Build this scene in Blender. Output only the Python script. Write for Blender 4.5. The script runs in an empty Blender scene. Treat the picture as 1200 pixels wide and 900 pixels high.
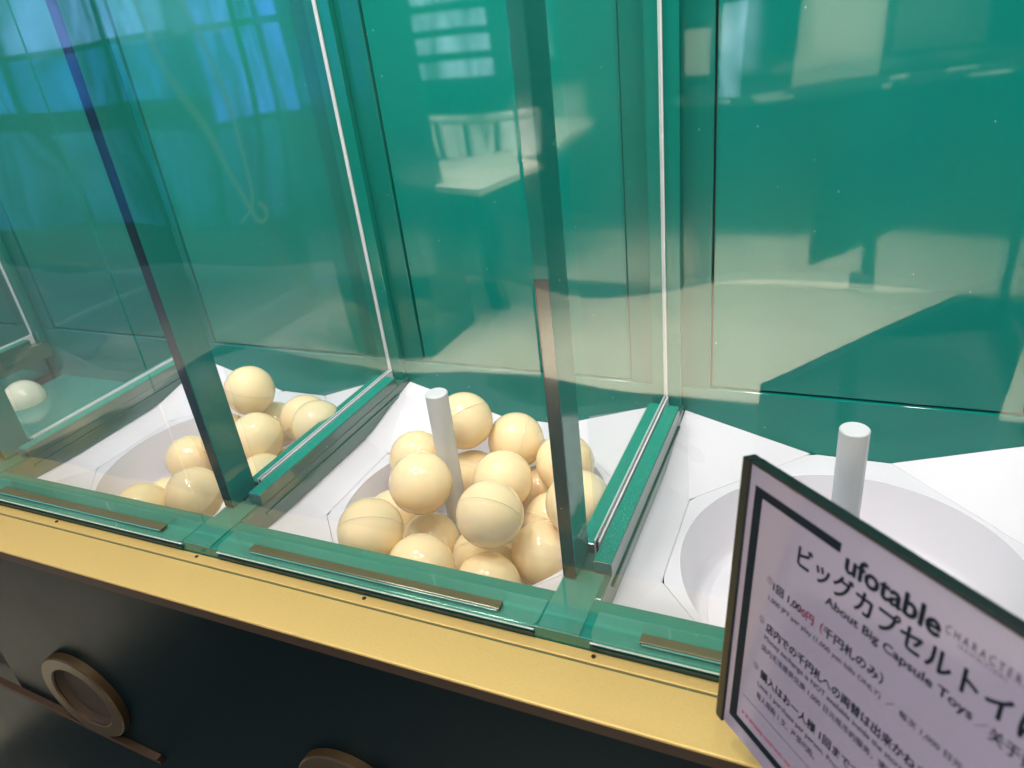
import bpy, bmesh, math, random
from mathutils import Vector, Matrix
random.seed(7)
S = bpy.context.scene
C = S.collection

# ------------------------------------------------------------------ camera
cam_d = bpy.data.cameras.new('camera'); cam = bpy.data.objects.new('camera', cam_d); C.objects.link(cam)
cam_d.sensor_width = 36; cam_d.lens = 25.584; cam_d.clip_start = .02; cam_d.clip_end = 100
_r = Vector((0.9129449980225388, 0.3930155350666027, -0.10986455198078485))
_d = Vector((0.09045363985203195, -0.45741206909390464, -0.88464249169492))
_f = Vector((-0.39793161425444135, 0.7976922892136978, -0.45314174615219993))
m = Matrix.Identity(4)
for i in range(3):
    m[i][0] = _r[i]; m[i][1] = -_d[i]; m[i][2] = -_f[i]
m[2][3] = .5
cam.matrix_world = m
cam_d.dof.use_dof = True; cam_d.dof.focus_distance = .86; cam_d.dof.aperture_fstop = 8
S.camera = cam

# ------------------------------------------------------------------ light
w = bpy.data.worlds.new('World'); S.world = w; w.use_nodes = True
bg = w.node_tree.nodes['Background']; bg.inputs[0].default_value = (1, .955, .955, 1); bg.inputs[1].default_value = .53
S.view_settings.view_transform = 'Standard'; S.view_settings.look = 'None'
S.cycles.use_adaptive_sampling = True; S.cycles.adaptive_threshold = .02
S.cycles.max_bounces = 8; S.cycles.diffuse_bounces = 4; S.cycles.glossy_bounces = 4; S.cycles.transparent_max_bounces = 24
S.view_settings.exposure = 0.29; S.view_settings.gamma = 1
LAMPS = [(-.95, .25, 6), (-.45, .05, 8), (.15, .50, 2.5), (-.62, .60, 3.5), (.05, .20, 3.5), (-1.25, .35, 3)]
for x, y, e in LAMPS:
    ld = bpy.data.lights.new('downlight', 'AREA'); ld.shape = 'DISK'; ld.size = .11; ld.energy = e; ld.color = (1, .965, .93)
    lo = bpy.data.objects.new('downlight', ld); lo.location = (x, y, 1.7); C.objects.link(lo)
def panel(x, y, z, sx, sy, e, tilt=0, spread=180, col=(1, .98, .97)):
    ld = bpy.data.lights.new('added_panel_light', 'AREA'); ld.shape = 'RECTANGLE'; ld.size = sx; ld.size_y = sy; ld.energy = e; ld.color = col
    ld.spread = math.radians(spread)
    lo = bpy.data.objects.new('added_panel_light', ld); lo.location = (x, y, z); lo.rotation_euler = (math.radians(tilt), 0, 0); C.objects.link(lo)
for k in range(9):                                      # row of small lamps under the case's canopy edge, aimed at the bins
    ld = bpy.data.lights.new('canopy_lamp', 'AREA'); ld.shape = 'DISK'; ld.size = .05; ld.energy = (.4, .4, .6, 1.1, 2.0, 2.2, 1.9, 1.5, 1.5)[k]; ld.color = (1, .97, .94) if k > 2 else (.45, .72, 1)
    lo = bpy.data.objects.new('canopy_lamp', ld); lo.location = (-2.3+k*.42, .52, 1.25); lo.rotation_euler = (math.radians(10), 0, 0); C.objects.link(lo)
panel(-.4, -1.3, 1.9, 3.0, .5, 7, tilt=35)  # added front light that lifts the back wall and posts
panel(-.75, -1.9, 2.2, 2.6, 1.6, 310, spread=75, col=(1, .95, .85))   # added lamp, brightens the pale floor for its reflection in the panes

# ------------------------------------------------------------------ materials
def mat(name, col, rough=.4, ior=1.5, metal=0, coat=0, coat_r=.05, grain=0, gscale=200, bump=0, bscale=60, blot=0, blot_scale=3, speck=0, sss=0, rvar=0, dust=0, tint2=None):
    M = bpy.data.materials.new(name); M.use_nodes = True; N = M.node_tree.nodes; L = M.node_tree.links
    b = N['Principled BSDF']
    b.inputs['Base Color'].default_value = (*col, 1); b.inputs['Roughness'].default_value = rough
    b.inputs['IOR'].default_value = ior; b.inputs['Metallic'].default_value = metal
    b.inputs['Coat Weight'].default_value = coat; b.inputs['Coat Roughness'].default_value = coat_r
    if sss:
        b.inputs['Subsurface Weight'].default_value = sss; b.inputs['Subsurface Radius'].default_value = (1, .5, .2)
        b.inputs['Subsurface Scale'].default_value = .012
    tc = N.new('ShaderNodeTexCoord')
    src = None
    def mix(fac_out, a_out, a_col, bcol, strength):
        mx = N.new('ShaderNodeMix'); mx.data_type = 'RGBA'
        ml = N.new('ShaderNodeMath'); ml.operation = 'MULTIPLY'; L.new(fac_out, ml.inputs[0]); ml.inputs[1].default_value = strength
        ml.use_clamp = True
        L.new(ml.outputs[0], mx.inputs[0])
        if a_out is None: mx.inputs[6].default_value = (*a_col, 1)
        else: L.new(a_out, mx.inputs[6])
        mx.inputs[7].default_value = (*bcol, 1)
        return mx.outputs[2]
    def noise(sc, det=4):
        n = N.new('ShaderNodeTexNoise'); n.inputs['Scale'].default_value = sc; n.inputs['Detail'].default_value = det
        L.new(tc.outputs['Object'], n.inputs['Vector']); return n
    if blot:
        n = noise(blot_scale); src = mix(n.outputs[0], src, col, tint2 or tuple(c*.55 for c in col), blot*(1.4 if tint2 else 1))
    if grain:
        n = noise(gscale, 2); src = mix(n.outputs[0], src, col, tuple(min(1, c*.5) for c in col), grain)
    if dust:
        # tiny dust specks and short lint on glossy surfaces
        v = N.new('ShaderNodeTexVoronoi'); v.inputs['Scale'].default_value = 110; v.inputs['Randomness'].default_value = 1
        mp = N.new('ShaderNodeMapping'); mp.inputs['Scale'].default_value = (1, .8, .35); mp.inputs['Rotation'].default_value = (.3, .5, .2)
        L.new(tc.outputs['Object'], mp.inputs[0]); L.new(mp.outputs[0], v.inputs['Vector'])
        c1 = N.new('ShaderNodeMath'); c1.operation = 'LESS_THAN'; L.new(v.outputs['Distance'], c1.inputs[0]); c1.inputs[1].default_value = .05
        sp = N.new('ShaderNodeSeparateColor'); L.new(v.outputs['Color'], sp.inputs[0])
        c2 = N.new('ShaderNodeMath'); c2.operation = 'GREATER_THAN'; L.new(sp.outputs[0], c2.inputs[0]); c2.inputs[1].default_value = .68
        c3 = N.new('ShaderNodeMath'); c3.operation = 'MULTIPLY'; L.new(c1.outputs[0], c3.inputs[0]); L.new(c2.outputs[0], c3.inputs[1])
        src = mix(c3.outputs[0], src, col, (.75, .8, .78), dust)
    if speck:
        v = N.new('ShaderNodeTexNoise'); v.inputs['Scale'].default_value = 900; v.inputs['Detail'].default_value = 0
        L.new(tc.outputs['Object'], v.inputs['Vector'])
        c1 = N.new('ShaderNodeMath'); c1.operation = 'GREATER_THAN'; L.new(v.outputs[0], c1.inputs[0]); c1.inputs[1].default_value = .68
        src = mix(c1.outputs[0], src, col, (.35, .62, .52), speck)
    if src is not None: L.new(src, b.inputs['Base Color'])
    if rvar:
        n = noise(9); mr = N.new('ShaderNodeMapRange'); L.new(n.outputs[0], mr.inputs[0])
        mr.inputs[3].default_value = rough*(1-rvar); mr.inputs[4].default_value = rough*(1+rvar); L.new(mr.outputs[0], b.inputs['Roughness'])
    if bump:
        n = noise(bscale, 2); bp = N.new('ShaderNodeBump'); bp.inputs['Strength'].default_value = 1; bp.inputs['Distance'].default_value = bump
        L.new(n.outputs[0], bp.inputs['Height']); L.new(bp.outputs[0], b.inputs['Normal'])
    return M
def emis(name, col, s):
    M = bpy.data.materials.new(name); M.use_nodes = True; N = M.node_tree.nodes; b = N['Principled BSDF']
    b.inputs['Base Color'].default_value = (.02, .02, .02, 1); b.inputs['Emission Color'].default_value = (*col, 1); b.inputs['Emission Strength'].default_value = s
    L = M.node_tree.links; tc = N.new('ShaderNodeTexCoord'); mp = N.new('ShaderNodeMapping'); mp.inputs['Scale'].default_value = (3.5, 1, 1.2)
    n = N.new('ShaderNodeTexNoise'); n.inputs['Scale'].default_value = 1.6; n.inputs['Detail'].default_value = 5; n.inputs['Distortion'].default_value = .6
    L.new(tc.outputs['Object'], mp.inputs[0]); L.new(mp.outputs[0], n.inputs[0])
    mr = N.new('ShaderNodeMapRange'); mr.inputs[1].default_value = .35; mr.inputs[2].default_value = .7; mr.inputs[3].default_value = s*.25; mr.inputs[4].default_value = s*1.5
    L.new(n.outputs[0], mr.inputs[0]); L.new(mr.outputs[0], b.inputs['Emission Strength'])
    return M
def clear(name, tint, refl=1.0, haze=0.0, hazecol=(.6, .75, .7), rough=.015, bump=0):
    M = bpy.data.materials.new(name); M.use_nodes = True; N = M.node_tree.nodes; L = M.node_tree.links
    N.remove(N['Principled BSDF']); out = N['Material Output']
    t = N.new('ShaderNodeBsdfTransparent'); t.inputs[0].default_value = (*tint, 1)
    g = N.new('ShaderNodeBsdfGlossy'); g.inputs['Roughness'].default_value = rough
    fr = N.new('ShaderNodeFresnel'); fr.inputs[0].default_value = 1.5
    if bump:
        tb = N.new('ShaderNodeTexCoord'); nb = N.new('ShaderNodeTexNoise'); nb.inputs['Scale'].default_value = 4; nb.inputs['Detail'].default_value = 1
        L.new(tb.outputs['Object'], nb.inputs[0]); bp = N.new('ShaderNodeBump'); bp.inputs['Strength'].default_value = 1; bp.inputs['Distance'].default_value = bump
        L.new(nb.outputs[0], bp.inputs['Height']); L.new(bp.outputs[0], g.inputs['Normal'])
    ge = N.new('ShaderNodeNewGeometry'); inv = N.new('ShaderNodeMath'); inv.operation = 'SUBTRACT'; inv.inputs[0].default_value = refl
    ml0 = N.new('ShaderNodeMath'); ml0.operation = 'MULTIPLY'; ml0.inputs[1].default_value = refl; L.new(ge.outputs['Backfacing'], ml0.inputs[0]); L.new(ml0.outputs[0], inv.inputs[1])
    ml = N.new('ShaderNodeMath'); ml.operation = 'MULTIPLY'; ml.use_clamp = True; L.new(fr.outputs[0], ml.inputs[0]); L.new(inv.outputs[0], ml.inputs[1])
    mx = N.new('ShaderNodeMixShader'); L.new(ml.outputs[0], mx.inputs[0]); L.new(g.outputs[0], mx.inputs[2])
    if haze:
        d = N.new('ShaderNodeBsdfDiffuse'); d.inputs[0].default_value = (*hazecol, 1)
        tc = N.new('ShaderNodeTexCoord'); n = N.new('ShaderNodeTexNoise'); n.inputs['Scale'].default_value = 5; L.new(tc.outputs['Object'], n.inputs[0])
        mr = N.new('ShaderNodeMath'); mr.operation = 'MULTIPLY'; mr.inputs[1].default_value = haze*2; L.new(n.outputs[0], mr.inputs[0])
        m2 = N.new('ShaderNodeMixShader'); L.new(mr.outputs[0], m2.inputs[0]); L.new(t.outputs[0], m2.inputs[1]); L.new(d.outputs[0], m2.inputs[2])
        L.new(m2.outputs[0], mx.inputs[1])
    else: L.new(t.outputs[0], mx.inputs[1])
    L.new(mx.outputs[0], out.inputs[0]); return M

GREEN = (.001, .225, .160)
m_rail = mat('green_enamel', (.012, .20, .145), rough=.16, ior=1.75, grain=.12, blot=.35, blot_scale=14, dust=.7, bump=.0004, bscale=14)
m_strip = mat('green_fleck_enamel', (.006, .27, .19), rough=.22, ior=1.6, speck=.45, blot=.3, blot_scale=20)
m_side = mat('green_gloss_side', (.06, .15, .11), rough=.14, ior=2.0, blot=.25, dust=.5, bump=.0003, bscale=10)
m_back = mat('green_acrylic', GREEN, rough=.06, ior=1.5, dust=.5, bump=.0014, bscale=4, blot=.4, blot_scale=3.2, tint2=(0, .115, .135))
m_post = mat('green_gloss_post', (.008, .22, .175), rough=.10, ior=1.55, dust=.5, grain=.3, gscale=150)
m_dark = mat('dark_post_reflection', (.004, .03, .028), rough=.2, ior=1.6, dust=.6, grain=.4, gscale=120)  # dark reflection on the post fronts, put into a colour
m_white = mat('white_acrylic', (.765, .735, .775), rough=.30, dust=.0, blot=.10, blot_scale=7, rvar=.3)
m_frame2 = mat('green_rear_post', (.002, .19, .145), rough=.10, ior=1.5, dust=.45)
m_frame = mat('shaded_green_frame', (.002, .165, .128), rough=.12, ior=1.5, dust=.45, blot=.2)  # darker than the wall: shade on the upright boards put into the colour
m_rod = mat('white_rod', (.66, .67, .68), rough=.25, blot=.25, blot_scale=40)
m_gold = mat('gold_brushed_metal', (.70, .49, .165), rough=.5, metal=.3, grain=.45, gscale=900, blot=.12, blot_scale=6, bump=.00006, bscale=1200)
m_brown = mat('brown_edge', (.045, .023, .011), rough=.55, metal=.4, grain=.2)
m_ring = mat('bronze_paint', (.058, .036, .014), rough=.38, metal=.5, grain=.25, gscale=500)
m_ringin = mat('bronze_recess', (.028, .014, .006), rough=.7, metal=.3)
m_black = mat('black_gloss_panel', (.002, .008, .010), rough=.32, ior=1.14, rvar=.3)
m_blackpl = mat('black_plastic', (.006, .009, .009), rough=.3)
m_olive = mat('olive_reflection_and_edge', (.17, .15, .075), rough=.22, ior=1.6, metal=.3, blot=.5, blot_scale=30)
m_silver = mat('silver_seal', (.72, .72, .73), rough=.25)
m_sealdark = mat('dark_seal', (.01, .03, .025), rough=.4)
m_ball = mat('cream_plastic', (.99, .765, .455), rough=.05, ior=1.5, sss=.3, blot=.05, blot_scale=25)
m_ballw = mat('pale_plastic', (.80, .78, .62), rough=.12)
m_pane = clear('clear_acrylic', (.975, .993, .985), 1.0, haze=.02, hazecol=(.45, .70, .62))
m_front = clear('front_clear_acrylic', (1, 1, 1), 1.7, haze=.004, hazecol=(.5, .6, .58), rough=.03, bump=.005)
m_plate = clear('clear_green_plate', (.86, .97, .92), 1.6, haze=.10, hazecol=(.35, .70, .58))
m_edge = mat('acrylic_edge', (.10, .34, .27), rough=.15, ior=1.7)
m_teal = mat('teal_board', (.02, .27, .23), rough=.08, ior=1.8, bump=.001, bscale=9, blot=.3, blot_scale=12)
m_paper = mat('shaded_white_paper', (.27, .24, .315), rough=.10, ior=1.5, coat=.3, bump=.0006, bscale=12)  # white sheet's shade and purple cast put into the base colour
m_ink = mat('black_ink', (.006, .012, .018), rough=.5, ior=1.2)
m_inkg = mat('grey_ink', (.04, .035, .06), rough=.5, ior=1.2)
m_inkr = mat('red_ink', (.42, .005, .05), rough=.5, ior=1.2)
m_inkm = mat('pink_glare_ink', (.16, .01, .045), rough=.5, ior=1.2)  # maroon paints in the pink reflection over black print
m_floor = mat('beige_floor', (.52, .47, .37), rough=.35, blot=.25, blot_scale=1.3)
m_wallr = mat('shop_wall', (.035, .045, .045), rough=.7, blot=.4, blot_scale=1)
m_darkc = mat('dark_cabinet', (.006, .010, .010), rough=.35)
m_cream = mat('cream_laminate', (.75, .72, .62), rough=.4, blot=.2, blot_scale=3)
m_steel = mat('grey_steel', (.45, .46, .47), rough=.3, metal=.8)
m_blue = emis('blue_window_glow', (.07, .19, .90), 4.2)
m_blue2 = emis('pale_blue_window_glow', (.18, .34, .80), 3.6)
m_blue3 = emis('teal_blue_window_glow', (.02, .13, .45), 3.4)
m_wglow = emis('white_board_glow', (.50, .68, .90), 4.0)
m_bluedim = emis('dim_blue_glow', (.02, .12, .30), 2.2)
SCREWS = [(-.885, .4325), (-.6435, .4325), (-.413, .4325), (-.1685, .4315), (.06, .4325)]
m_pglow = emis('shelf_and_glint_glow', (.95, .92, .80), 3.2)

# ------------------------------------------------------------------ helpers
def link(name, me, parent=None, pw=None):
    o = bpy.data.objects.new(name, me); C.objects.link(o)
    if parent is not None:
        o.parent = parent
        o.location = -WL(parent)
    return o
def WL(o):
    l = Vector(o.location)
    while o.parent is not None:
        o = o.parent; l += Vector(o.location)
    return l
def thing(name, loc, label, cat, group=None):
    o = bpy.data.objects.new(name, None); o.empty_display_size = .02; o.location = loc; C.objects.link(o)
    o['label'] = label; o['category'] = cat
    if group: o['group'] = group
    return o
def tag(o, label, cat, group=None):
    o['label'] = label; o['category'] = cat
    if group: o['group'] = group
    return o
def structure(o): o['kind'] = 'structure'; return o
def fin(bm, name, mt, parent=None, smooth=False, bevel=0, mats=None):
    if bevel:
        bmesh.ops.bevel(bm, geom=bm.edges[:], offset=bevel, segments=2, affect='EDGES', profile=.5, clamp_overlap=True)
    bmesh.ops.recalc_face_normals(bm, faces=bm.faces[:])
    me = bpy.data.meshes.new(name); bm.to_mesh(me); bm.free()
    for q in (mats or [mt]): me.materials.append(q)
    if smooth:
        for f in me.polygons: f.use_smooth = True
    return link(name, me, parent)
def addbox(bm, x0, x1, y0, y1, z0, z1):
    vs = [bm.verts.new((x, y, z)) for x in (x0, x1) for y in (y0, y1) for z in (z0, z1)]
    for f in ((0, 1, 3, 2), (4, 6, 7, 5), (0, 4, 5, 1), (2, 3, 7, 6), (0, 2, 6, 4), (1, 5, 7, 3)):
        bm.faces.new([vs[i] for i in f])
def box(name, x0, x1, y0, y1, z0, z1, mt, parent=None, bevel=.0006):
    bm = bmesh.new(); addbox(bm, x0, x1, y0, y1, z0, z1)
    return fin(bm, name, mt, parent, bevel=bevel)
def prism(name, pts, t, mt, parent=None, bevel=0, d=Vector((0, 0, -1))):
    """polygon pts (3D) given thickness t along d"""
    bm = bmesh.new(); a = [bm.verts.new(p) for p in pts]; b = [bm.verts.new(Vector(p)+d*t) for p in pts]
    n = len(pts); bm.faces.new(a); bm.faces.new(b[::-1])
    for i in range(n): bm.faces.new([a[i], a[(i+1) % n], b[(i+1) % n], b[i]])
    return fin(bm, name, mt, parent, bevel=bevel)
def lathe(name, prof, mt, parent=None, seg=64, smooth=True, center=(0, 0, 0), axis='z'):
    bm = bmesh.new(); rings = []
    for r, z in prof:
        if r < 1e-6:
            p = (0, 0, z); rings.append([bm.verts.new(p)])
        else: rings.append([bm.verts.new((r*math.cos(2*math.pi*k/seg), r*math.sin(2*math.pi*k/seg), z)) for k in range(seg)])
    for A, B in zip(rings, rings[1:]):
        for k in range(seg):
            k2 = (k+1) % seg
            if len(A) == 1 and len(B) > 1: bm.faces.new([A[0], B[k], B[k2]])
            elif len(B) == 1 and len(A) > 1: bm.faces.new([A[k], A[k2], B[0]])
            elif len(A) > 1: bm.faces.new([A[k], A[k2], B[k2], B[k]])
    if axis == 'y':   # local z -> world -y
        bmesh.ops.transform(bm, matrix=Matrix.Rotation(math.radians(90), 4, 'X'), verts=bm.verts)
    bmesh.ops.translate(bm, vec=center, verts=bm.verts)
    o = fin(bm, name, mt, parent, smooth=smooth)
    return o
def sharp(o, ang=35):
    try: o.data.set_sharp_from_angle(angle=math.radians(ang))
    except Exception: pass
    return o

# ------------------------------------------------------------------ shop room (setting, mostly seen mirrored in the green wall)
structure(box('floor', -10, 6, -2.9, 2.2, -.95, -.9, m_floor, bevel=0))
structure(box('floor', -10, 6, -6, -2.902, -.95, -.9, m_wallr, bevel=0))
structure(box('wall', -10, 6, -5.2, -5.05, -.9, 2.4, m_wallr, bevel=0))
structure(box('wall', -10.1, -10, -5.2, 2.2, -.9, 2.4, m_wallr, bevel=0))
structure(box('wall', -10, 6, 1.3, 1.4, -.9, 2.4, m_wallr, bevel=0))

tag(box('floor_shade_sheet', -2.9, -1.705, -1.60, -.5, -.8995, -.89, m_darkc, None, bevel=0), 'smaller black sheet on the floor left of the big one, added as shade', 'mat')  # added dark sheet in place of shadowed floor
tag(box('floor_shade_sheet', -1.70, 1.6, -1.60, .33, -.8995, -.89, m_darkc, None, bevel=0), 'long black sheet on the floor right before the machine, added as shade', 'mat')  # added dark sheet for the shadowed floor, keeps the front reflections dark
# ------------------------------------------------------------------ the machine
YB = .872            # back wall
RIGHT = [-1.495, -1.055, -.617, -.177, .263]     # right side of each divider rail
RW = .046
YF, YI = .438, .487  # front rail
MC = thing('capsule_machine', (-.4, .62, -.9), 'long green and gold capsule vending case divided into open bins by clear panes', 'vending machine')
XL, XR = -2.2, 1.1
# front rail
fr = box('front_rail', XL, XR, YF, YI, -.045, -.0005, m_rail, MC, bevel=.0012)
# gold ledge: narrow lip, groove, wide ledge
box('gold_lip', XL, XR, .4245, .4372, -.040, -.013, m_gold, MC, bevel=.0008)
box('gold_ledge', XL, XR, .3712, .4238, -.0185, -.0150, m_gold, MC, bevel=.0012)
box('green_edge_line', XL, XR, .4233, .42375, -.0151, -.0146, m_rail, MC, bevel=0)
box('ledge_edge_shade', XL, XR, .3718, .4230, -.0310, -.0187, m_brown, MC, bevel=0)  # brown paints in the shade on the ledge's front face
# black front panels under the ledge
box('front_panel', -1.083, XR, .380, .40, -.9, -.035, m_black, MC, bevel=.001)
box('front_panel', XL, -1.089, .392, .412, -.9, -.035, m_black, MC, bevel=.001)
prism('trim_strip', [(-2.1, .3795, -.212), (-.80, .3795, -.362), (-.80, .3795, -.374), (-2.1, .3795, -.224)], .006, m_ringin, MC, d=Vector((0, -1, 0)))
prism('trim_strip_lip', [(-2.1, .3795, -.2125+.0), (-.80, .3795, -.3595), (-.80, .3795, -.3625), (-2.1, .3795, -.2120-.003)], .009, m_brown, MC, d=Vector((0, -1, 0)))
# round outlets
for cx in (-.900, -.450):
    R0 = .0735
    ring = lathe('outlet_ring', [(R0, 0), (R0, .010), (R0-.002, .012), (.054, .012), (.052, .010), (.052, .001)], m_ring, MC, seg=72, center=(cx, .3795, -.272), axis='y')
    sharp(ring, 40)
    inner = lathe('outlet_recess', [(.0518, .008), (.047, .003), (.044, .0012), (0, .001)], m_ringin, ring, seg=72, center=(cx, .3795, -.272), axis='y')
    sharp(inner, 30)
# back wall: frame boards with a recessed glossy panel in each bay
bayL = [RIGHT[i] for i in range(4)]; bayR = [RIGHT[i+1]-RW for i in range(4)]
ZT = .95
box('back_board', XL, XR, YB+.012, YB+.03, -.2, ZT, m_sealdark, MC, bevel=0)
for i in range(4):
    l, r = bayL[i], bayR[i]
    a, b = l+.034, r-.028
    if i == 3: b = r-.012
    bp = box('back_panel', a+.0012, b-.0012, YB+.0035, YB+.010, .0300, ZT, m_back, MC, bevel=.0004)
    f1 = box('back_frame', l-.03, r+.03, YB, YB+.0115, -.16, .0268, m_back, MC, bevel=.0009)
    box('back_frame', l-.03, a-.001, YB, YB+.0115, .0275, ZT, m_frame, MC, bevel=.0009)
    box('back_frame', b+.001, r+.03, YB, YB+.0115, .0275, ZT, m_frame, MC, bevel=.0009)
box('back_panel', -1.96, -1.575, YB+.0035, YB+.010, .0300, ZT, m_back, MC, bevel=.0004)
box('back_frame', -1.99, -1.536, YB, YB+.0115, -.16, .0268, m_back, MC, bevel=.0009)
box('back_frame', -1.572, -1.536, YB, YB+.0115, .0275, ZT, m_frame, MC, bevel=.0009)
# dividers
PANE_T = .0035
for i, xr in enumerate(RIGHT):
    xl = xr-RW
    xp = xr-.023
    d = box('divider_rail', xl, xr-.0005, YI+.0005 if i != 99 else 0, YB-.0005, -.034, -.0006, m_side, MC, bevel=.001)
    stub = box('rail_end_plate', xl+.0005, xr-.006, YF-.0008, .5195, -.0002, .0022, m_plate, d, bevel=.0004)
    box('rail_end_cap', xl+.001, xr-.007, YF+.002, .5185, -.0003, -.0001+.0008, m_rail, d, bevel=0)
    # raised fleck strip on the right of the pane, with a side face
    st = box('pane_channel', xp+.0045, xr, .5205, .837, -.0006, .015, m_side, d, bevel=.0010)
    box('channel_top', xp+.0052, xr-.0007, .5212, .8365, .0151, .0157, m_strip, st, bevel=0)
    box('channel_lip', xr-.0002, xr+.0016, .5225, .835, -.016, -.0125, m_side, d, bevel=.0004)
    st2 = box('pane_channel', xl+.003, xp-.0035, .548, .846, -.0006, .0115, m_side, d, bevel=.0010)
    box('channel_top', xl+.0036, xp-.0041, .549, .845, .0116, .0121, m_strip, st2, bevel=0)
    # seal (white with a dark core) under the pane, and the bright rear edge of the pane
    box('pane_seal', xp-.0030, xp-.0010, .547, .8575, -.0004, .0175, m_silver, d, bevel=.0003)
    box('pane_seal', xp+.0016, xp+.0036, .547, .8575, -.0004, .0175, m_silver, d, bevel=.0003)
    box('pane_gasket', xp-.0009, xp+.0015, .547, .8570, -.0004, .0160, m_sealdark, d, bevel=0)
    pn = box('divider_pane', xp-.0009, xp+.0015, .5475, .8560, .0165, ZT, m_pane, MC, bevel=0)
    box('pane_edge_trim', xp-.0022, xp+.0024, .8562, .8595, .0176, ZT, m_silver, pn, bevel=.0006)
    # front post: flat glossy bar
    if i:
        po = box('front_post', xl+.001, xl+.0145, .5055, .5465, .0025, ZT, m_post, MC, bevel=.0010)
        box('post_reflection_strip', xl+.0014, xl+.0141, .5046, .5054, 0.003, (.62 if i < 3 else .31), m_dark, po, bevel=0)  # post front's dark reflection painted as a strip ending partway up
    # rear post between pane and back wall
    box('rear_post', xl+.004, xr-.003, .8600, YB-.0008, -.0004, ZT, m_frame2, MC, bevel=.0008)
# clear cover plates and channels on the front rail, olive as painted reflection of the gold ledge
for i in range(4):
    l, r = bayL[i], bayR[i]
    zt = .0022
    # plate with rounded front corners
    pts = []
    x0, x1, y0, y1, rr = l+.003, r-.002, YF-.004, .4700, .012
    for k in range(7):
        t = math.pi+k/6*math.pi/2; pts.append((x0+rr+rr*math.cos(t), y0+rr+rr*math.sin(t), zt))
    for k in range(7):
        t = 1.5*math.pi+k/6*math.pi/2; pts.append((x1-rr+rr*math.cos(t), y0+rr+rr*math.sin(t), zt))
    pts += [(x1, y1, zt), (x0, y1, zt)]
    cp = prism('cover_plate', pts, .0020, m_plate, MC)
    box('front_pane', l-.0215, r+.0215, .4545, .4570, .0045, ZT, m_front, MC, bevel=0)
    ch = box('handle_channel', l+.047, r-.041, .4430, .4538, .0026, .0056, m_olive, MC, bevel=.0008)
    box('channel_lip', l+.049, r-.043, .4418, .4437, .0026, .0040, m_edge, ch, bevel=.0003)
    box('front_seal', l+.004, r-.004, YF-.0022, YF-.0004, -.0034, -.0024, m_silver, MC, bevel=.0003)
    box('front_seal', l+.004, r-.004, YF-.0024, YF-.0004, -.0100, -.0070, m_sealdark, MC, bevel=.0003)

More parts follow.
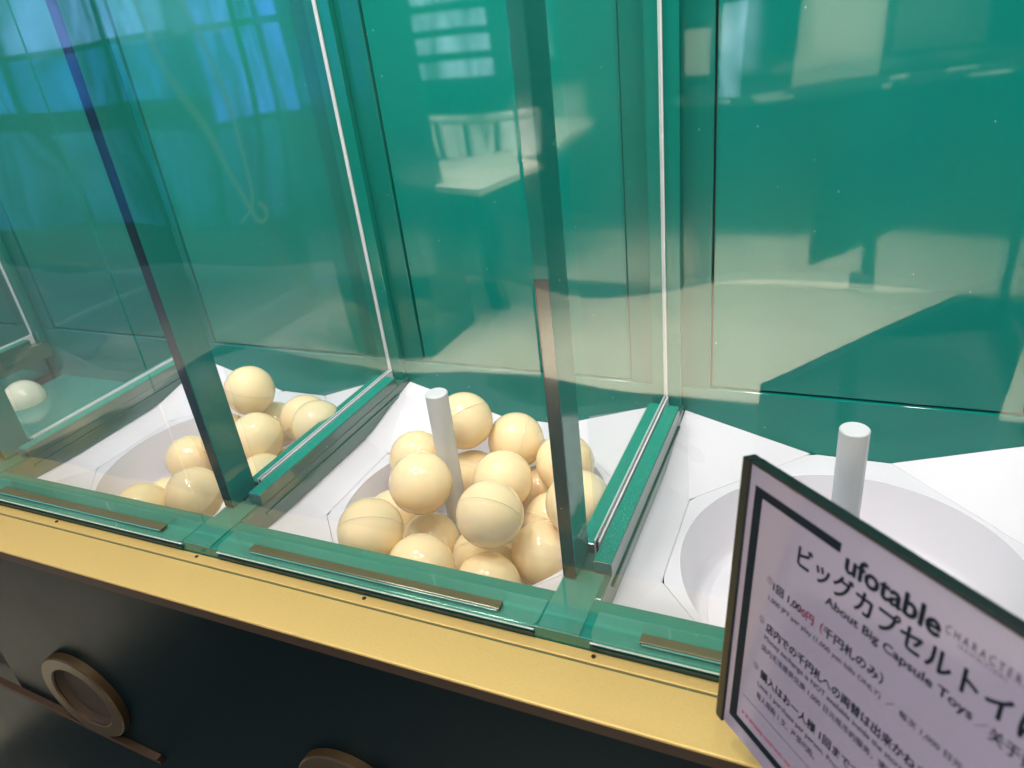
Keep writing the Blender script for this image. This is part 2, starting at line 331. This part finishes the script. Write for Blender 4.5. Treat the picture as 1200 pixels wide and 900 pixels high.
# white insert of each bay
OZ = -.055
def tray(i, mt, detail=True):
    l, r = bayL[i], bayR[i]
    cx = RIGHT[i]+.210; cy = .66
    dx, dyb, hx, hy = .0475, .212, .177, .075
    oc = [(cx-dx, cy+dyb), (cx+dx, cy+dyb), (cx+hx, cy+hy), (cx+hx, cy-hy), (cx+dx, cy-dyb), (cx-dx, cy-dyb), (cx-hx, cy-hy), (cx-hx, cy+hy)]
    oc = [(x, min(y, YB-.0006)) for x, y in oc]
    T = thing_tray = bpy.data.objects.new('bin_tray', None); C.objects.link(T); T.parent = MC; T.location = Vector((cx, cy, OZ))-Vector(MC.location)
    g = .0006
    sh = lambda x, y, k=1.0: (cx+(x-cx)*(1-g*k/.2), cy+(y-cy)*(1-g*k/.2))
    # octagon plate with a round hole
    bcx, bcy, br = cx+.004, cy-.004, .1725
    bm = bmesh.new(); n = 96
    hole = []; outer = []
    P = [Vector((*sh(x, y), 0)).xy for x, y in oc]
    for k in range(n):
        t = 2*math.pi*k/n; dv = Vector((math.cos(t), math.sin(t)))
        best = 9
        for a, b in zip(P, P[1:]+P[:1]):
            e = b-a; den = dv.x*e.y-dv.y*e.x
            if abs(den) < 1e-9: continue
            q = a-Vector((bcx, bcy)); s = (q.x*e.y-q.y*e.x)/den; u = (q.x*dv.y-q.y*dv.x)/den
            if s > 0 and -1e-6 <= u <= 1+1e-6: best = min(best, s)
        rr = min(br, best-.0006)
        hole.append((bcx+dv.x*rr, bcy+dv.y*rr)); outer.append((bcx+dv.x*best, bcy+dv.y*best))
    top_o = [bm.verts.new((x, y, OZ)) for x, y in outer]; top_h = [bm.verts.new((x, y, OZ)) for x, y in hole]; bot_h = [bm.verts.new((x, y, OZ-.006)) for x, y in hole]
    bot_o = [bm.verts.new((x, y, OZ-.006)) for x, y in outer]
    for k in range(n):
        j = (k+1) % n
        bm.faces.new([top_o[k], top_o[j], top_h[j], top_h[k]]); bm.faces.new([top_h[k], top_h[j], bot_h[j], bot_h[k]]); bm.faces.new([bot_o[k], top_o[k], top_o[j], bot_o[j]][::-1])
    fin(bm, 'octagon_plate', mt, T)
    # corner and side panels rising to the rails
    zc, zs = -.009, -.036
    cor = [(l+.0008, YB-.0008, zc), (r-.0008, YB-.0008, zc), (r-.0008, YI-.02, zc-.020), (l+.0008, YI-.02, zc-.020)]
    O = [(x, y, OZ) for x, y in oc]
    t = .005
    prism('corner_panel', [O[0], O[7], cor[0]], t, mt, T)
    prism('corner_panel', [O[2], O[1], cor[1]], t, mt, T)
    prism('corner_panel', [O[4], O[3], cor[2]], t, mt, T)
    prism('corner_panel', [O[6], O[5], cor[3]], t, mt, T)
    def quad(a, b, c1, c0, xs):
        # side panel: octagon edge a-b, up to the wall line with a lower middle
        m0 = (xs, a[1], zs); m1 = (xs, b[1], zs)
        bm = bmesh.new(); V = [bm.verts.new(p) for p in (a, b, c1, m1, m0, c0)]; W = [bm.verts.new(Vector(v.co)-Vector((0, 0, t))) for v in V]
        for f in ((0, 1, 3, 4), (1, 2, 3), (0, 4, 5)):
            bm.faces.new([V[k] for k in f]); bm.faces.new([W[k] for k in f][::-1])
        fin(bm, 'side_panel', mt, T)
    quad(O[7], O[6], cor[3], cor[0], l-.004)
    quad(O[3], O[2], cor[1], cor[2], r+.004)
    # bowl
    bow = lathe('bowl', [(br+.0002, OZ-.0005), (br-.003, OZ-.012), (.160, -.118), (.156, -.127), (.150, -.130), (0, -.130)], mt, T, seg=96, center=(bcx, bcy, 0))
    sharp(bow, 50)
    disc = lathe('bowl_floor_disc', [(.146, -.1298), (.146, -.1270), (.1445, -.1262), (0, -.1262)], mt, bow, seg=96, center=(bcx+.004, bcy-.002, 0))
    sharp(disc, 30)
    return T
tr2 = None
for i in (1, 2, 3):
    T = tray(i, m_white)
    if i == 2: tr2 = T
    if i == 3: tr3 = T
def rod(x, y, z1, par, r=.0138):
    o = lathe('center_rod', [(0, -.1262), (r, -.1262), (r, z1-.0012), (r-.0012, z1), (0, z1)], m_rod, par, seg=40, center=(x, y, 0)); sharp(o, 30)
rod(-.4322, .66, .103, tr2); rod(.0262, .66, .1135, tr3)
# leftmost bay: teal board instead of a white tray
T = bpy.data.objects.new('bin_tray', None); C.objects.link(T); T.parent = MC; T.location = Vector((-1.28, .66, -.08))-Vector(MC.location)
box('teal_board', -2.15, RIGHT[0]-RW-.0006, YI, YB-.0006, -.088, -.080, m_teal, T)
box('teal_board', RIGHT[0]+.0006, RIGHT[1]-RW-.0006, YI, YB-.0006, -.088, -.080, m_teal, T)

# ------------------------------------------------------------------ capsules
RB = .0385
def shell(sign):
    bm = bmesh.new(); n, seg = 13, 40; rings = []
    prof = []
    gap = .00008
    for k in range(n+1):
        t = math.pi/2*k/n
        prof.append((RB*math.cos(t), RB*math.sin(t)))
    prof = [(RB-.0004, gap), (RB+.00004, gap+.0002), (RB+.00012, gap+.0009), (RB-.00002, gap+.0013)]+prof[1:]
    for r, z in prof:
        rings.append([bm.verts.new((0, 0, z*sign))] if r < 1e-5 else [bm.verts.new((r*math.cos(2*math.pi*q/seg), r*math.sin(2*math.pi*q/seg), z*sign)) for q in range(seg)])
    for A, B in zip(rings, rings[1:]):
        for q in range(seg):
            q2 = (q+1) % seg
            if len(B) == 1: bm.faces.new([A[q], A[q2], B[0]])
            else: bm.faces.new([A[q], A[q2], B[q2], B[q]])
    bmesh.ops.recalc_face_normals(bm, faces=bm.faces[:])
    me = bpy.data.meshes.new('half_shell'); bm.to_mesh(me); bm.free()
    for f in me.polygons: f.use_smooth = True
    return me
sh_up, sh_dn = shell(1), shell(-1)
for me in (sh_up, sh_dn): me.materials.append(m_ball)
shw = [sh_up.copy(), sh_dn.copy()]
for me in shw: me.materials.clear(); me.materials.append(m_ballw)
def capsule(pos, rot, label, group, pair=None):
    o = thing('capsule', pos, label, 'capsule', group); o.rotation_euler = rot
    for me in (pair or (sh_up, sh_dn)):
        c = bpy.data.objects.new('half_shell', me); C.objects.link(c); c.parent = o
    return o
GM = 'cream capsules heaped in the middle bin'; GL = 'cream capsules heaped in the left bin'
MID = [
 ((-.4419, .7297, .0220), 'cream ball touching the right side of the white rod at the back'),
 ((-.3838, .7601, -.0193), 'cream ball at the back of the middle bin, right of the one against the rod'),
 ((-.3687, .6787, -.0275), 'cream ball in the centre of the middle heap, directly behind the nearest topmost ball'),
 ((-.4322, .7120, -.0570), 'cream ball half hidden under the back ball beside the white rod'),
 ((-.3360, .5774, .0013), 'cream ball on top of the middle heap at the foot of the white rod'),
 ((-.2904, .6095, -.0711), 'cream ball with a slanting seam at the foot of the dark post'),
 ((-.3318, .5406, -.0724), 'cream ball cut off by the green front rail, lowest in the middle bin'),
 ((-.4703, .5313, -.0153), 'leftmost cream ball in the front of the middle bin above the green rail'),
 ((-.4442, .6092, .0030), 'cream ball just left of the white rod, at mid height of the middle heap'),
 ((-.5114, .7052, -.0331), 'cream ball left of the rod and behind another, back left of the middle bin'),
 ((-.4478, .6103, -.0901), 'low cream ball in front of the rod foot, left of the topmost ball'),
 ((-.3989, .5155, -.0408), 'cream ball half hidden by the green front rail, second from left in the middle bin'),
 ((-.3051, .7371, -.0285), 'cream ball half covered by the left edge of the dark post, back of middle bin'),
 ((-.2511, .6363, -.0100), 'cream ball mostly behind the dark post and seen through the clear pane'),
 ((-.3073, .6839, -.0848), 'cream ball low between the topmost ball and the dark post'),
 ((-.3487, .7491, -.0915), 'sliver of a cream ball deep at the back right of the middle heap'),
 ((-.5199, .6384, -.0877), 'cream ball mostly hidden between the two left balls of the middle heap'),
 ((-.3706, .6047, -.0916), 'cream ball in the shade underneath the topmost ball of the middle heap'),
]
ROTS = {5: (math.radians(62), math.radians(38), 0), 8: (math.radians(35), math.radians(70), 0), 11: (math.radians(50), math.radians(30), .3), 2: (1.2, .5, .4)}
for k, (p_, l_) in enumerate(MID):
    capsule(p_, ROTS.get(k, (random.uniform(-1.2, 1.2), random.uniform(-1.2, 1.2), 0)), l_, GM)
LEFT = [
 ((-.8249, .7404, .0215), 'cream ball with a seam across it, topmost at the back of the left bin'),
 ((-.8288, .7734, -.0610), 'cream ball low at the back of the left bin, below the topmost one'),
 ((-.7449, .7580, -.0301), 'cream ball at the back of the left bin, half hidden by the rightmost one'),
 ((-.6828, .7162, -.0099), 'rightmost cream ball in the left bin, touching the white pane seal'),
 ((-.7608, .6694, -.0143), 'cream ball in the middle of the left heap, right of the sloping post'),
 ((-.7125, .6174, -.0455), 'cream ball lowest right of the sloping post in the left bin'),
 ((-.7246, .6898, -.0797), 'sliver of a cream ball above the pane seal in the left bin'),
 ((-.9330, .6806, -.0849), 'upper left cream ball of the left bin, cut off by the sloping post'),
 ((-.7823, .5567, -.0401), 'cream ball at the foot of the sloping post, above the green front rail'),
 ((-.8502, .5224, -.0546), 'leftmost cream ball in the left bin, half hidden by the green front rail'),
 ((-.8795, .5839, -.0915), 'small visible piece of a cream ball between the two front balls of the left bin'),
 ((-.8693, .7082, -.0504), 'cream ball beneath the topmost one, largely behind the sloping post'),
]
LR = {0: (math.radians(-25), math.radians(12), 0), 4: (math.radians(20), math.radians(-8), 0), 8: (math.radians(22), math.radians(-4), 0)}
for k, (p_, l_) in enumerate(LEFT):
    capsule(p_, LR.get(k, (random.uniform(-1.2, 1.2), random.uniform(-1.2, 1.2), 0)), l_, GL)
capsule((-1.452, .757, -.0745), (1.1, .4, 0), 'pale whitish capsule half sunk in the teal leftmost bin', None, shw)

# ------------------------------------------------------------------ sign
P0 = Vector((-.042092, .402724, .234622)); U = Vector((.67739, -.727836, .107059)).normalized(); V = Vector((-.0186096, -.1620358, -.9866094)); V = (V-U*V.dot(U)).normalized()
NN = U.cross(V)      # points away from the viewer
if NN.dot(-P0+Vector((0, 0, .5))) > 0: NN = -NN
SH = .035
def sp(u, v, n=0, shear=True):   # u, v, n in mm; n > 0 towards the viewer
    if shear: u = u-SH*(v-14)
    return P0+U*(u/1000)+V*(v/1000)-NN*(n/1000)
SW = 293
base = sp(SW/2, 420, 0, False)
SG = thing('price_sign', (sp(SW/2, 210, 0, False).x, sp(SW/2, 210).y, -.9), 'white notice painted in lavender shade with Japanese rules in a black edged holder, front right', 'sign')
def slab(name, u0, u1, v0, v1, n0, n1, mt, parent, bevel=0, shear=True):
    bm = bmesh.new(); vs = [bm.verts.new(sp(u, v, n, shear)) for u in (u0, u1) for v in (v0, v1) for n in (n0, n1)]
    for f in ((0, 1, 3, 2), (4, 6, 7, 5), (0, 4, 5, 1), (2, 3, 7, 6), (0, 2, 6, 4), (1, 5, 7, 3)): bm.faces.new([vs[k] for k in f])
    return fin(bm, name, mt, parent, bevel=bevel)
slab('back_board', -3.2, SW, 0.2, 209, -6.5, -1.2, m_blackpl, SG)
slab('side_bezel', -4.0, 3.6, -.6, 211, -7.5, 1.6, m_blackpl, SG, bevel=.0008)
slab('bezel_edge', -5.0, -4.1, .4, 210, -7.0, .8, m_olive, SG)
slab('top_bezel', 3.7, SW, -.6, 1.6, -7.5, .9, m_blackpl, SG, bevel=.0005)
pap = slab('paper', 3.7, SW-1, 1.7, 209.5, -1.1, 0, m_paper, SG)
slab('border_bar', 9.2, 17.0, 14.2, 198.4, .05, .12, m_ink, pap)
slab('border_bar', 16.7, 83.0, 14.2, 20.2, .05, .12, m_ink, pap)
slab('border_bar', 16.7, SW-8, 192.4, 198.4, .05, .12, m_ink, pap)
slab('border_bar', 214, SW-8, 14.2, 20.2, .05, .12, m_ink, pap)
slab('border_bar', SW-15, SW-8, 20.3, 192.3, .05, .12, m_ink, pap)
slab('rule_line', 20.7, SW-20, 170.5, 170.95, .05, .1, m_inkg, pap)
def lettering(txt, u0, u1, v0, v1, mt=m_ink, bold=0, fit=True):
    cu = bpy.data.curves.new('lettering', 'FONT'); cu.body = txt; cu.size = 10; cu.resolution_u = 3
    to = bpy.data.objects.new('tmp', cu); C.objects.link(to)
    dg = bpy.context.evaluated_depsgraph_get(); dg.update()
    me = bpy.data.meshes.new_from_object(to.evaluated_get(dg)); bpy.data.objects.remove(to)
    if not me.vertices: return
    xs = [v.co.x for v in me.vertices]; ys = [v.co.y for v in me.vertices]
    x0, x1, y0, y1 = min(xs), max(xs), min(ys), max(ys)
    sx = (u1-u0)/(x1-x0); sy = (v1-v0)/(y1-y0)
    for v in me.vertices:
        u = u0+(v.co.x-x0)*sx; vv = v0+(y1-v.co.y)*sy
        v.co = sp(u, vv, .16)
    if bold:      # heavier weight: the same print laid down again a hair to each side
        bm = bmesh.new(); bm.from_mesh(me); geo = bm.faces[:]
        for k, (du, dv) in enumerate(((bold, 0), (-bold, 0), (0, bold*.8), (0, -bold*.8))):
            r = bmesh.ops.duplicate(bm, geom=geo)
            bmesh.ops.translate(bm, vec=U*(du/1000)+V*(dv/1000)-NN*(.004*(k+1)/1000), verts=[g for g in r['geom'] if isinstance(g, bmesh.types.BMVert)])
        bm.to_mesh(me); bm.free()
    me.materials.clear(); me.materials.append(mt)
    me.name = 'lettering'
    return link('lettering', me, pap)
lettering('ufotable', 88.0, 147.0, 16.2, 28.4, bold=.6)
lettering('C H A R A C T E R S', 149.4, 189, 18.2, 22.8, m_inkg)
lettering('( E X H I B I T I O N )', 156.5, 180, 23.8, 26.4, m_inkg)
lettering('ビッグカプセルトイについて', 53.2, 247, 31.8, 46.2, bold=.42)
lettering('About Big Capsule Toys', 78.5, 170.5, 50.4, 57.4, m_ink, bold=.2)
lettering('／', 172, 178, 51.5, 57, m_inkg)
lettering('关于扭蛋机', 179, 216, 50.5, 57.8, m_ink, bold=.1)
lettering('①', 30.2, 35.2, 67.8, 72.8, m_inkg)
lettering('1回 1,00', 36.5, 61.5, 69.0, 75.6, bold=.2)
lettering('0円（', 62.3, 79.8, 69.2, 76.2, m_inkm, bold=.2)
lettering('千円札のみ）', 80.4, 123.5, 69.0, 76.0, bold=.2)
lettering('1,000 JPY per play (1,000 yen bills ONLY)  ／  每次 1,000 日元（仅限千元纸币）', 33.5, 212, 80.0, 85.2, m_inkg, bold=.08)
lettering('②', 27.6, 32.4, 99.4, 104.2, m_inkg)
lettering('店内での千円札への両替は出来かねますのでご了承ください。', 35.0, 233, 100.2, 107.2, bold=.2)
lettering('Money exchange is NOT available inside the store. Please prepare in advance.', 34.5, 205, 110.0, 115.0, m_inkg, bold=.08)
lettering('店内无法提供兑换 1,000 日元纸币的服务，请提前准备。', 33.0, 158, 118.2, 123.4, m_inkg, bold=.08)
lettering('③', 27.8, 32.6, 136.6, 141.4, m_inkg)
lettering('購入はお一人様 1回までです。', 35.3, 132, 137.4, 144.4, bold=.2)
lettering('Limit 1 purchase per person. Proxy purchases are not allowed.', 33.8, 170, 148.4, 153.2, m_inkg, bold=.08)
lettering('每人限购 1 次，严禁代购。', 34.2, 89.5, 156.4, 162.0, m_inkg, bold=.05)
lettering('※ If already sold out, we ask for your understanding.', 21.6, 130, 183.0, 187.2, m_inkr, bold=.05)
# foot of the sign: pole and round base, below the frame of the photo
px, py = sp(SW/2, 205).x, sp(SW/2, 205).y+.012
zb = sp(SW/2, 205).z
lathe('pole', [(0, -.885), (.012, -.885), (.012, zb-.002), (.010, zb), (0, zb)], m_blackpl, SG, seg=24, center=(px, py, 0))
lathe('round_base', [(0, -.899), (.15, -.899), (.15, -.892), (.03, -.884), (0, -.884)], m_blackpl, SG, seg=48, center=(px, py, 0))

# ------------------------------------------------------------------ things of the shop that show mirrored in the green wall
# lit blue window wall
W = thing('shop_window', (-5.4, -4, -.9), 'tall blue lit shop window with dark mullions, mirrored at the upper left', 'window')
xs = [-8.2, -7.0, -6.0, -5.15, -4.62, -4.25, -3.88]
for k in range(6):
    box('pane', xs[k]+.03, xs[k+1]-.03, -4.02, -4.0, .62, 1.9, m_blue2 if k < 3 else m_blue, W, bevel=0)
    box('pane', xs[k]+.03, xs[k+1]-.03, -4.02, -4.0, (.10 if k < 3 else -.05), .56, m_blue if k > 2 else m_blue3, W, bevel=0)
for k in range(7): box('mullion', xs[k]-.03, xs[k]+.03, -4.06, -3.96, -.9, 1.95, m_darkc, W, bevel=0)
box('added_glow_panel', -8.2, -4.3, -4.04, -4.0, -.9, -.1, m_bluedim, W, bevel=0)  # added glowing panel that tints the mirrored lower left blue
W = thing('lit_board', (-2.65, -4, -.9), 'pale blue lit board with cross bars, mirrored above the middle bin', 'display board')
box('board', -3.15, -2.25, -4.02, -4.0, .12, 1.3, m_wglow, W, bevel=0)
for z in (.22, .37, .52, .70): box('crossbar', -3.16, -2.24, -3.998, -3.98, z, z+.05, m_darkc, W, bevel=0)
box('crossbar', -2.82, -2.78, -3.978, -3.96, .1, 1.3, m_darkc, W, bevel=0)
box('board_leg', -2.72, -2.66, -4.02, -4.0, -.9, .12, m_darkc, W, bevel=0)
# table with papers
W = thing('shop_table', (-1.75, -2.4, -.9), 'pale shop table on one leg, mirrored in the wall of the middle bin', 'table')
prism('table_top', [(-1.80, -2.02, -.15), (-1.45, -1.96, -.15), (-1.40, -2.55, -.15), (-1.75, -3.0, -.15), (-2.1, -2.6, -.15)], .03, m_cream, W)
box('leg', -1.72, -1.64, -2.40, -2.32, -.9, -.182, m_darkc, W)
for k, (x, y) in enumerate(((-1.72, -2.12), (-1.60, -2.55), (-1.92, -2.50))):
    tag(box('paper_sheet', x-.11, x+.11, y-.08, y+.08, -.149, -.147, m_ballw, None, bevel=0),
        ('white sheet near the front edge of the mirrored table', 'white sheet at the right of the mirrored table', 'white sheet at the far side of the mirrored table')[k], 'paper')
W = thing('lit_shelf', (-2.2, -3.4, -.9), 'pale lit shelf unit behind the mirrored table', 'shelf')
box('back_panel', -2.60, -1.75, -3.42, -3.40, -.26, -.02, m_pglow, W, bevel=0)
box('plinth', -2.60, -1.75, -3.46, -3.38, -.9, -.27, m_darkc, W, bevel=0)
for x in (-2.4, -2.2, -1.98): box('upright', x, x+.03, -3.398, -3.36, -.26, -.06, m_steel, W, bevel=0)
box('shelf_board', -2.60, -1.76, -3.398, -3.30, -.055, -.04, m_cream, W, bevel=0)
# dark display counters
def counter(x0, x1, y0, y1, zt, label):
    t = thing('display_counter', ((x0+x1)/2, (y0+y1)/2, -.9), label, 'counter')
    box('body', x0, x1, y0, y1, -.9, zt-.03, m_darkc, t, bevel=0); box('counter_top', x0-.02, x1+.02, y0-.02, y1+.02, zt-.03, zt, m_wallr, t, bevel=0)
counter(-.90, 2.4, -3.75, -3.05, .06, 'long dark display counter added to mirror dark in the right hand bin wall')  # added so the wall mirrors dark and its green stays saturated
counter(-3.75, -3.2, -4.4, -3.9, .75, 'tall dark cabinet mirrored beside the blue window')
counter(-3.15, -1.0, -4.9, -4.6, .05, 'low dark cabinet at the back of the shop behind the table')
counter(-1.45, -1.0, -3.6, -3.2, .9, 'narrow dark cabinet mirrored left of the long counter')
for k, (x0, x1, z0, z1, mt, lb) in enumerate(((-.66, -.54, .24, .45, m_wglow, 'small white lit poster standing on the dark counter'), (-.86, -.72, .16, .36, m_cream, 'cream card behind the white poster on the counter'),
        (-.28, .08, .07, .46, m_cream, 'large cream box on the dark counter'), (.12, .46, .15, .5, m_steel, 'grey screen on the dark counter'))):
    tag(box(('poster', 'card', 'box', 'screen')[k], x0, x1, -3.15, -3.12, z0 if k else .061, z1, mt, None, bevel=.002), lb, ('poster', 'card', 'box', 'screen')[k])

W = thing('pillar', (-1.92, -1.92, -.9), 'square black pillar added to mirror as a dark band left of the table', 'pillar')  # unseen block, added so the green wall mirrors a dark band
box('shaft', -2.15, -1.70, -2.1, -1.75, -.9, 2.3, m_darkc, W, bevel=.01)

# hanging cords mirrored over the left bin, and glowing strips that paint glints on the long counter
def cord(name, pts, r, mt, label, cat, parent=None):
    cu = bpy.data.curves.new(name, 'CURVE'); cu.dimensions = '3D'; cu.bevel_depth = r; cu.bevel_resolution = 2; cu.resolution_u = 8
    sp_ = cu.splines.new('NURBS'); sp_.points.add(len(pts)-1); sp_.use_endpoint_u = True; sp_.order_u = 4
    for p_, q in zip(sp_.points, pts): p_.co = (*q, 1)
    t_ = bpy.data.objects.new('tmp', cu); C.objects.link(t_); dg = bpy.context.evaluated_depsgraph_get(); dg.update()
    me = bpy.data.meshes.new_from_object(t_.evaluated_get(dg)); bpy.data.objects.remove(t_); me.materials.clear(); me.materials.append(mt)
    o = link(name, me, parent)
    if label: tag(o, label, cat)
    return o
cord('hanging_cord', [(-3.78, -2.5, 1.2), (-3.74, -2.5, .5), (-3.60, -2.5, 0), (-3.38, -2.5, -.32), (-3.30, -2.5, -.45), (-3.20, -2.5, -.50), (-3.16, -2.5, -.42), (-3.25, -2.5, -.36)], .011, m_cream, 'pale looped cord hanging to a knot, mirrored in the left bin wall', 'cord')
cord('hanging_cord', [(-3.62, -2.52, 1.2), (-3.56, -2.52, .5), (-3.46, -2.52, .05), (-3.30, -2.52, -.28), (-3.34, -2.52, -.42), (-3.46, -2.52, -.46)], .009, m_cream, 'thinner pale cord hanging just right of the knotted one, mirrored in left bin wall', 'cord')
cn = [o for o in C.objects if o.name.startswith('display_counter') and o.type == 'EMPTY'][0]
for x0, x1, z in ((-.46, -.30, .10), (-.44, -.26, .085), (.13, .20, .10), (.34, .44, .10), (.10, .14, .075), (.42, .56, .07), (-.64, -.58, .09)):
    box('glint_strip', x0, x1, -3.028, -3.022, z-.04, z-.033, m_pglow, cn, bevel=0)

for x, y in SCREWS:
    lathe('screw', [(.0021, -.0128), (.0021, -.0122), (.0016, -.0119), (.0004, -.0119), (.0003, -.0124), (0, -.0124)], m_ringin, MC, seg=14, center=(x, y, 0))
